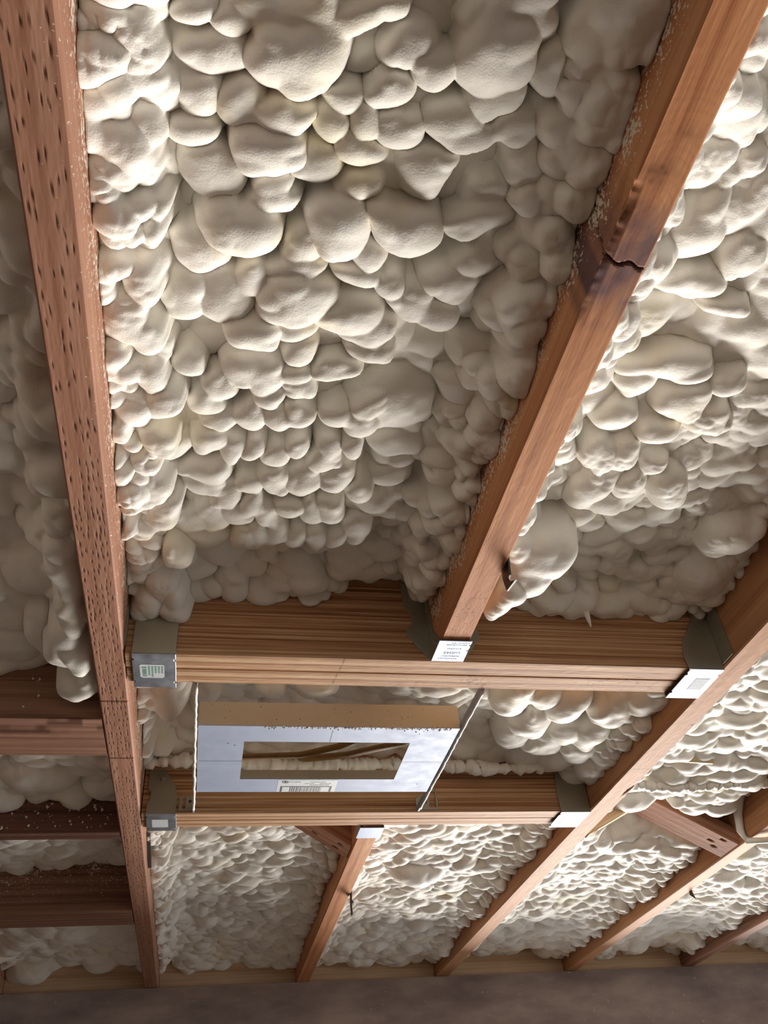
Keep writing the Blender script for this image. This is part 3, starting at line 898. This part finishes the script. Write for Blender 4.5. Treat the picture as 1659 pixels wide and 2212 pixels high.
def text(body, size, loc, rz, mat, parent, flip=True):
    cu = bpy.data.curves.new('print', 'FONT')
    cu.body = body
    cu.size = size
    cu.align_x = 'CENTER'
    cu.align_y = 'CENTER'
    cu.extrude = 0.00005
    o0 = bpy.data.objects.new('print', cu)
    COL.objects.link(o0)
    dg = bpy.context.evaluated_depsgraph_get()
    me = bpy.data.meshes.new_from_object(o0.evaluated_get(dg))
    bpy.data.objects.remove(o0)
    Rm = Matrix.Translation(Vector(loc)) @ Matrix.Rotation(rz, 4, 'Z') @ Matrix.Rotation(math.pi, 4, 'X')
    me.transform(Rm)
    me.materials.clear()
    return link('print', me, mat, parent)


# stamped lines; only the size code can be read, upside down from here
zz = ZB - 0.0032
text('LUS28Z', 0.0068, (0.2925, 0.9225, zz), math.pi, M['faint_ink'], h)
dm = MB()
rr = random.Random(5)
for (y, x0, x1, t) in ((0.8985, 0.288, 0.309, 0.0011), (0.9030, 0.282, 0.308, 0.0013), (0.9120, 0.284, 0.303, 0.0016), (0.9300, 0.281, 0.304, 0.0018), (0.9360, 0.278, 0.301, 0.0018)):
    x = x0
    while x < x1:
        ln = rr.uniform(0.0008, 0.0022)
        dm.box((x, y, zz - 0.00005), (x + ln, y + t * rr.uniform(0.6, 1.2), zz + 0.0001))
        x += ln + rr.uniform(0.0005, 0.0012)
dm.build('stamped_lines', M['faint_ink'], h)

# small header, left end: wide gusset with a slot
h = hanger((-0.08, 1.50, ZB), 'hanger with a wide slotted gusset, holding the small header to the reddish joist')
MB().prism(notched(-0.1060, -0.0560, 1.4640, 1.5405, SZ, (1.476, 1.53), (1.476, 1.53)), (0, 0, TH)).build('seat', M['galv'], h, 0.0005)
MB().box((-0.1060, 1.5388, ZB - 0.004), (-0.0560, 1.5388 + TH, ZB + 0.11)).build('back_flange', M['galv_dull'], h)
gm = MB()
gm.prism(px_face([(-0.1060, -0.0044), (-0.0575, -0.0044), (-0.0575, 0.030), (-0.0620, 0.046), (-0.0720, 0.062), (-0.0800, 0.074), (-0.1060, 0.074), (-0.1060, 0.040), (-0.1010, 0.034), (-0.1010, 0.022), (-0.1060, 0.016)], 1.4642), (0, TH, 0))
gm.build('gusset', M['galv_dull'], h, 0.0004)
MB().tube([(-0.084, 1.4642, ZB + 0.058), (-0.084, 1.4605, ZB + 0.058)], [0.005, 0.0032], 12).build('bolt_head', M['galv_dull'], h)
MB().box((-0.0965, 1.487, SZ - 0.0003), (-0.0700, 1.522, SZ)).build('label_sticker', M['sticker'], h)

# small header, right end
h = hanger((0.66, 1.50, ZB), 'pale hanger holding the small header to the pale tan joist')
MB().prism(notched(0.6300, 0.6875, 1.4640, 1.5405, SZ, (1.476, 1.53), ()), (0, 0, TH)).build('seat', M['seat'], h, 0.0005)
MB().prism(px_face([(0.6300, -0.0044), (0.6875, -0.0044), (0.6875, 0.09), (0.6330, 0.09), (0.6285, 0.04)], 1.4640), (0, TH, 0)).build('front_flange', M['galv_dull'], h, 0.0005)
MB().box((0.6440, 1.490, SZ - 0.0003), (0.6680, 1.520, SZ)).build('label_sticker', M['silver_sticker'], h)

# short joist on the back of the small header
h = hanger((0.2915, 1.565, ZB), 'hanger under the start of the short joist behind the small header')
MB().box((0.2690, 1.5385, ZB - 0.0030), (0.3140, 1.592, ZB - 0.0014)).build('seat', M['seat'], h, 0.0004)
for x in (0.2690, 0.3124):
    MB().box((x, 1.5385, ZB - 0.002), (x + TH, 1.588, ZB + 0.09)).build('side_stirrup', M['galv_dull'], h)

# ------------------------------------------------------------------ metal housing between the headers
BX0, BX1, BY0, BY1 = -0.0235, 0.3580, 1.140, 1.377
hs = tag(empty('metal_housing', (0.167, 1.258, ZB)), 'shallow zinc housing with a rectangular opening, hung between the two headers', 'housing')
OX, OXb, OY, OYb = 0.043, 0.292, 1.190, 1.326
T = 0.0012
pl = MB()
pl.box((BX0, BY0, ZB - T), (BX1, OY, ZB)).box((BX0, OYb, ZB - T), (BX1, BY1, ZB)).box((BX0, OY, ZB - T), (OX, OYb, ZB)).box((OXb, OY, ZB - T), (BX1, OYb, ZB))
pl.build('bottom_plate', M['plate'], hs)
BH = 0.036
for nm, a, b, m in (('front_wall', (BX0, BY0, ZB), (BX1, BY0 + T, ZB + BH), M['box_in']), ('back_wall', (BX0, BY1 - T, ZB), (BX1, BY1, ZB + BH), M['box_in']),
                    ('end_wall', (BX0, BY0 + T, ZB), (BX0 + T, BY1 - T, ZB + BH), M['box_in']), ('end_wall', (BX1 - T, BY0 + T, ZB), (BX1, BY1 - T, ZB + BH), M['box_in'])):
    MB().box(a, b).build(nm, m, hs)
sc = MB()
xm, ym = 0.1690, 1.258
for a, b in (((BX0 + 0.002, ym - 0.0004), (OX, ym + 0.0004)), ((OXb, ym - 0.0004), (BX1 - 0.002, ym + 0.0004)), ((xm - 0.0005, BY0 + 0.010), (xm + 0.0005, OY)), ((xm - 0.0005, OYb), (xm + 0.0005, BY1 - 0.002))):
    MB().box((a[0], a[1], ZB - T - 0.0001), (b[0], b[1], ZB - T)).build('scribe_line', M['ink'], hs)
for (x, y) in ((0.020, 1.196), (0.030, 1.203), (0.335, 1.345), (0.300, 1.160)):
    MB().tube([(x, y, ZB - T), (x, y, ZB - T - 0.0002)], 0.0012, 10).build('punched_hole', M['ink'], hs)
# label with bar code, partly hidden by the header
lb = MB().box((0.104, 1.3285, ZB - T - 0.00025), (0.2005, 1.3760, ZB - T)).build('label_sticker', M['sticker'], hs)
lz = ZB - T - 0.00025
bc = MB()
rr = random.Random(11)
bc.box((0.1095, 1.3530, lz - 0.0001), (0.1935, 1.3560, lz)).box((0.1095, 1.3560, lz - 0.0001), (0.1130, 1.3755, lz)).box((0.1900, 1.3560, lz - 0.0001), (0.1935, 1.3755, lz))
x = 0.1250
while x < 0.177:
    w = rr.choice((0.0006, 0.0006, 0.0011, 0.0017))
    bc.box((x, 1.3560, lz - 0.0001), (x + w, 1.3755, lz))
    x += w + rr.choice((0.0006, 0.0008, 0.0013))
bc.build('barcode', M['ink'], lb)
lg = MB()
k = 22
ring = [(0.1160 + 0.0050 * math.cos(2 * math.pi * i / k), 1.3360 + 0.0034 * math.sin(2 * math.pi * i / k), lz - 0.0001) for i in range(k + 1)]
lg.tube(ring, 0.00045, 6)
lg.box((0.1150, 1.3345, lz - 0.0001), (0.1175, 1.3375, lz))
for i, (x, w) in enumerate([(0.1220, 0.004), (0.1266, 0.002), (0.1292, 0.0022), (0.1320, 0.0028), (0.1354, 0.002), (0.1380, 0.0024)]):
    lg.box((x, 1.3352, lz - 0.0001), (x + w, 1.3372 if i > 2 else 1.3366, lz))
lg.build('logo', M['ink'], lb)
sm = MB()
for (y, xa, xb) in ((1.3355, 0.157, 0.181), (1.3415, 0.148, 0.163), (1.3470, 0.156, 0.188), (1.3415, 0.172, 0.191)):
    x = xa
    while x < xb:
        w = rr.uniform(0.0008, 0.0022)
        sm.box((x, y, lz - 0.0001), (x + w, y + 0.0021, lz))
        x += w + 0.0008
sm.build('print', M['ink'], lb)
# bars that carry the housing, with feet on the small header
for x, dx in ((-0.0275, -1), (0.3630, 1)):
    b = MB()
    b.box((x - 0.0016, H1[1] + 0.001, ZB - 0.0005), (x + 0.0016, H2[0] - 0.001, ZB + 0.011))
    bo = b.build('hanger_bar', M['plate'], hs)
    bd = MB()
    rr = random.Random(int(x * 1e4))
    y = H1[1] + 0.004
    bd.tube([(x, H1[1] + 0.003, ZB - 0.001)] + [(x + rr.uniform(-.0006, .0006), H1[1] + 0.003 + 0.425 * i / 40, ZB - 0.001 + rr.uniform(-.0005, .0005)) for i in range(1, 41)], [0.0018 + 0.0008 * rr.random() for _ in range(41)], 6)
    bd.build('foam_crust', M['gasket'], bo, smooth=True)
    ft = MB()
    yf = H2[0] - 0.0022
    if dx < 0:
        ft.prism(px_face([(-0.030, 0.002), (-0.053, 0.002), (-0.053, 0.028), (-0.047, 0.028), (-0.047, 0.006), (-0.042, 0.006), (-0.042, 0.028), (-0.0300, 0.026)], yf), (0, 0.0014, 0))
    else:
        ft.prism(px_face([(0.3590, 0.002), (0.3990, 0.002), (0.3990, 0.038), (0.3960, 0.038), (0.3960, 0.006), (0.384, 0.006), (0.384, 0.034), (0.3960, 0.034), (0.3960, 0.038), (0.381, 0.038), (0.379, 0.012), (0.370, 0.028), (0.3590, 0.022)], yf), (0, 0.0014, 0))
    ft.build('mounting_foot', M['galv_dull'], hs, 0.0003)
    MB().tube([(x + (-0.007 if dx < 0 else 0.002), yf, ZB + (0.018 if dx < 0 else 0.006)), (x + (-0.007 if dx < 0 else 0.002), yf - 0.0008, ZB + (0.018 if dx < 0 else 0.006))], 0.0026, 12).build('screw', M['darksteel'], hs)



def crumbs(name, spots, parent, kind=None, mat='gasket'):
    m = MB()
    rr = random.Random(len(spots))
    for (x, y, z, r) in spots:
        k = [1 + rr.uniform(-0.35, 0.35) for _ in range(6)]
        m.add([(x + r * k[0], y, z), (x, y + r * k[1], z), (x - r * k[2], y, z), (x, y - r * k[3], z), (x, y, z + r * k[4]), (x, y, z - r * k[5])],
              [(0, 1, 4), (1, 2, 4), (2, 3, 4), (3, 0, 4), (1, 0, 5), (2, 1, 5), (3, 2, 5), (0, 3, 5)])
    o = m.build(name, M[mat], parent, smooth=True)
    return tag(o, kind=kind)


rr = random.Random(21)
crumbs('foam_crumbs', [(0.065 + 0.28 * rr.random() ** 0.8, BY0 + abs(rr.gauss(0, 0.004)) - 0.001, ZB - T - 0.0004, rr.uniform(0.0006, 0.0016)) for _ in range(220)], hs, 'stuff')
for blk, vf, n, zr in ((BLK[0], 1.126, 14, 0.06), (BLK[1], 1.555, 46, 0.05)):
    for i in range(n):
        r = rr.choice((0.0007, 0.0010, 0.0014, 0.0022))
        x = rr.uniform(-0.40, -0.17)
        z = ZB + rr.uniform(0.006, zr)
        m = MB()
        for j in range(3):
            m.tube([(x + rr.uniform(-r, r), vf - r * 0.2, z + rr.uniform(-r, r) - r), (x + rr.uniform(-r, r), vf - r * 0.9, z + rr.uniform(-r, r)), (x + rr.uniform(-r, r), vf - r * 0.2, z + rr.uniform(-r, r) + r)], [r * 0.4, r * 0.9, r * 0.4], 7)
        o = m.build('foam_crumb', M['gasket'], None, smooth=True)
        o.parent = blk
        o.matrix_parent_inverse = blk.matrix_basis.inverted()

# cables lying above the housing
cz = 0.052
cb = MB().tube([(-0.018, 1.367, ZB + .055), (0.05, 1.362, ZB + cz), (0.143, 1.352, ZB + cz), (0.202, 1.318, ZB + cz), (0.26, 1.275, ZB + .06), (0.34, 1.24, ZB + .075)], 0.0085, 10, 0.5).build('electric_cable', M['cable'], None, smooth=True)
tag(cb, 'tan cable running across above the housing opening', 'cable', 'cables above the housing')
cb = MB().tube([(0.149, 1.410, ZB + cz + .020), (0.158, 1.398, ZB + cz + .014), (0.225, 1.378, ZB + cz + .012), (0.27, 1.352, ZB + cz + .012), (0.312, 1.330, ZB + cz + .012), (0.352, 1.315, ZB + .07)], 0.0095, 10, 0.5).build('electric_cable', M['cable'], None, smooth=True)
tag(cb, 'tan cable bending up behind the label side of the opening', 'cable', 'cables above the housing')


# foam-coated pipes in front of the small header
def lumpy(label, a, b, r, seed, name='foam_coated_pipe'):
    rr = np.random.RandomState(seed)
    n = int(np.linalg.norm(np.array(b) - np.array(a)) / 0.004)
    P, R = [], []
    for i in range(n + 1):
        t = i / n
        p = np.array(a) * (1 - t) + np.array(b) * t
        P.append(p + np.array([0, 0.003 * math.sin(i * 0.11 + seed) + 0.0012 * rr.randn(), 0.003 * math.sin(i * 0.077 + 2 * seed) + 0.0012 * rr.randn()]))
        R.append(r * (1 + 0.10 * math.sin(i * 0.21 + seed) + 0.30 * rr.randn()))
    R = np.convolve(R, [0.25, 0.5, 0.25], 'same')
    R[0] = R[1]
    R[-1] = R[-2]
    o = MB().tube(P, list(R), 12).build(name, M['foam'], None, smooth=True)
    return tag(o, label, 'pipe', 'foam-coated pipes')


lumpy('foam-coated pipe crossing behind the metal housing beside the small header', (-0.1145, 1.425, ZB + 0.070), (0.6885, 1.432, ZB + 0.066), 0.0105, 3)
lumpy('foam-coated pipe crossing between the pale tan joist and the braced joist', (0.7315, 1.475, ZB + 0.050), (1.0985, 1.470, ZB + 0.052), 0.010, 4)
cb = MB().tube([(0.80, 1.40, ZB + .075), (0.90, 1.385, ZB + .062), (1.0, 1.405, ZB + .064), (1.098, 1.42, ZB + .066)], 0.007, 10).build('electric_cable', M['palecable'], None, smooth=True)
tag(cb, 'pale yellow cable beside the foam-coated pipe near the braced joist', 'cable')

# ------------------------------------------------------------------ bracing
def brace(label, p0, p1, w, t, mat, seed, holes=()):
    def shp(X, Y, Z, face, mark, stain, dust):
        for (hx, hy) in holes:
            d = np.exp(-(((X - hx) / 0.006) ** 2 + ((Y - hy) / 0.0035) ** 2) ** 2) * (face == 0)
            Z += 0.004 * d
            mark = np.maximum(mark, 0.8 * d)
        return X, Y, Z, mark, stain, dust
    o = lumber('cross_brace', p0, p1, w, t, mat, seg=0.003, nb=24, ns=4, seed=seed, shape=shp)
    return tag(o, label, 'brace', 'diagonal braces between joists')


brace('pinkish brace with nail holes, dropping from foam to the braced joist', (1.0965, 1.708, ZB + 0.002), (0.745, 1.708, ZB + 0.20), 0.083, 0.034, M['brace'], 70, ((0.030, -0.012), (0.045, 0.004), (0.028, 0.028)))
brace('pale narrow brace with a dark red knot, rising from the pale tan joist', (0.7335, 1.604, ZB + 0.000), (0.965, 1.604, ZB + 0.112), 0.022, 0.034, M['pale'], 71, ((0.022, 0.0),))
brace('pinkish brace with nail holes beside the short joist, behind the small header', (0.2705, 1.690, ZB + 0.004), (-0.06, 1.690, ZB + 0.21), 0.070, 0.034, M['brace'], 72, ((0.030, -0.014), (0.022, 0.012), (0.078, -0.006)))

# ------------------------------------------------------------------ bits of dark steel and wire
b = MB().prism([(0.3125, 0.728, ZB + 0.018), (0.3125, 0.752, ZB + 0.018), (0.3125, 0.757, ZB - 0.004), (0.3125, 0.752, ZB - 0.024), (0.3125, 0.722, ZB - 0.030), (0.3125, 0.737, ZB - 0.021), (0.3125, 0.744, ZB - 0.014), (0.3125, 0.735, ZB - 0.014)], (0.0022, 0, 0)).build('steel_clip', M['darksteel'])
tag(b, 'dark bent steel clip on the cracked joist beside the foam lump', 'clip', 'dark steel clips on the joists')
b = MB().prism([(0.3120, 1.940, ZB + 0.03), (0.3120, 1.958, ZB + 0.03), (0.3120, 1.966, ZB - 0.012), (0.3120, 1.958, ZB - 0.042), (0.3120, 1.944, ZB - 0.042), (0.3120, 1.950, ZB - 0.020), (0.3120, 1.920, ZB - 0.024), (0.3120, 1.946, ZB - 0.010)], (0.002, 0, 0)).build('steel_clip', M['darksteel'])
tag(b, 'dark ragged strap end hanging from the short joist', 'clip', 'dark steel clips on the joists')
b = MB().prism([(1.138, 1.972, ZB + 0.03), (1.138, 1.990, ZB + 0.03), (1.138, 1.992, ZB - 0.006), (1.138, 1.972, ZB - 0.020), (1.138, 1.980, ZB)], (0.002, 0, 0)).build('steel_clip', M['darksteel'])
tag(b, 'small dark strap end on the braced joist', 'clip', 'dark steel clips on the joists')
b = MB().prism([(-0.1145, 1.66, ZB + 0.035), (-0.1145, 1.70, ZB + 0.048), (-0.1145, 1.78, ZB + 0.034), (-0.1145, 1.80, ZB + 0.016), (-0.1145, 1.77, ZB + 0.018), (-0.1145, 1.70, ZB + 0.030)], (0.0065, 0, 0)).build('steel_clip', M['darksteel'])
tag(b, 'long dark strap against the reddish joist past the small header', 'clip', 'dark steel clips on the joists')
rr = random.Random(8)
wpts = [(1.085, 1.56, ZB + .10), (1.088, 1.60, ZB + .072), (1.090, 1.625, ZB + .050), (1.092, 1.638, ZB + .020), (1.0945, 1.628, ZB - .004), (1.110, 1.61, ZB - .010), (1.140, 1.60, ZB - .012), (1.170, 1.605, ZB + .004)]
b = MB().tube(wpts, [0.008, 0.009, 0.009, 0.008, 0.007, 0.006, 0.006, 0.005], 10).build('hanging_wire', M['foam'], None, smooth=True)
tag(b, 'foam-coated wire looping under the braced joist', 'wire')
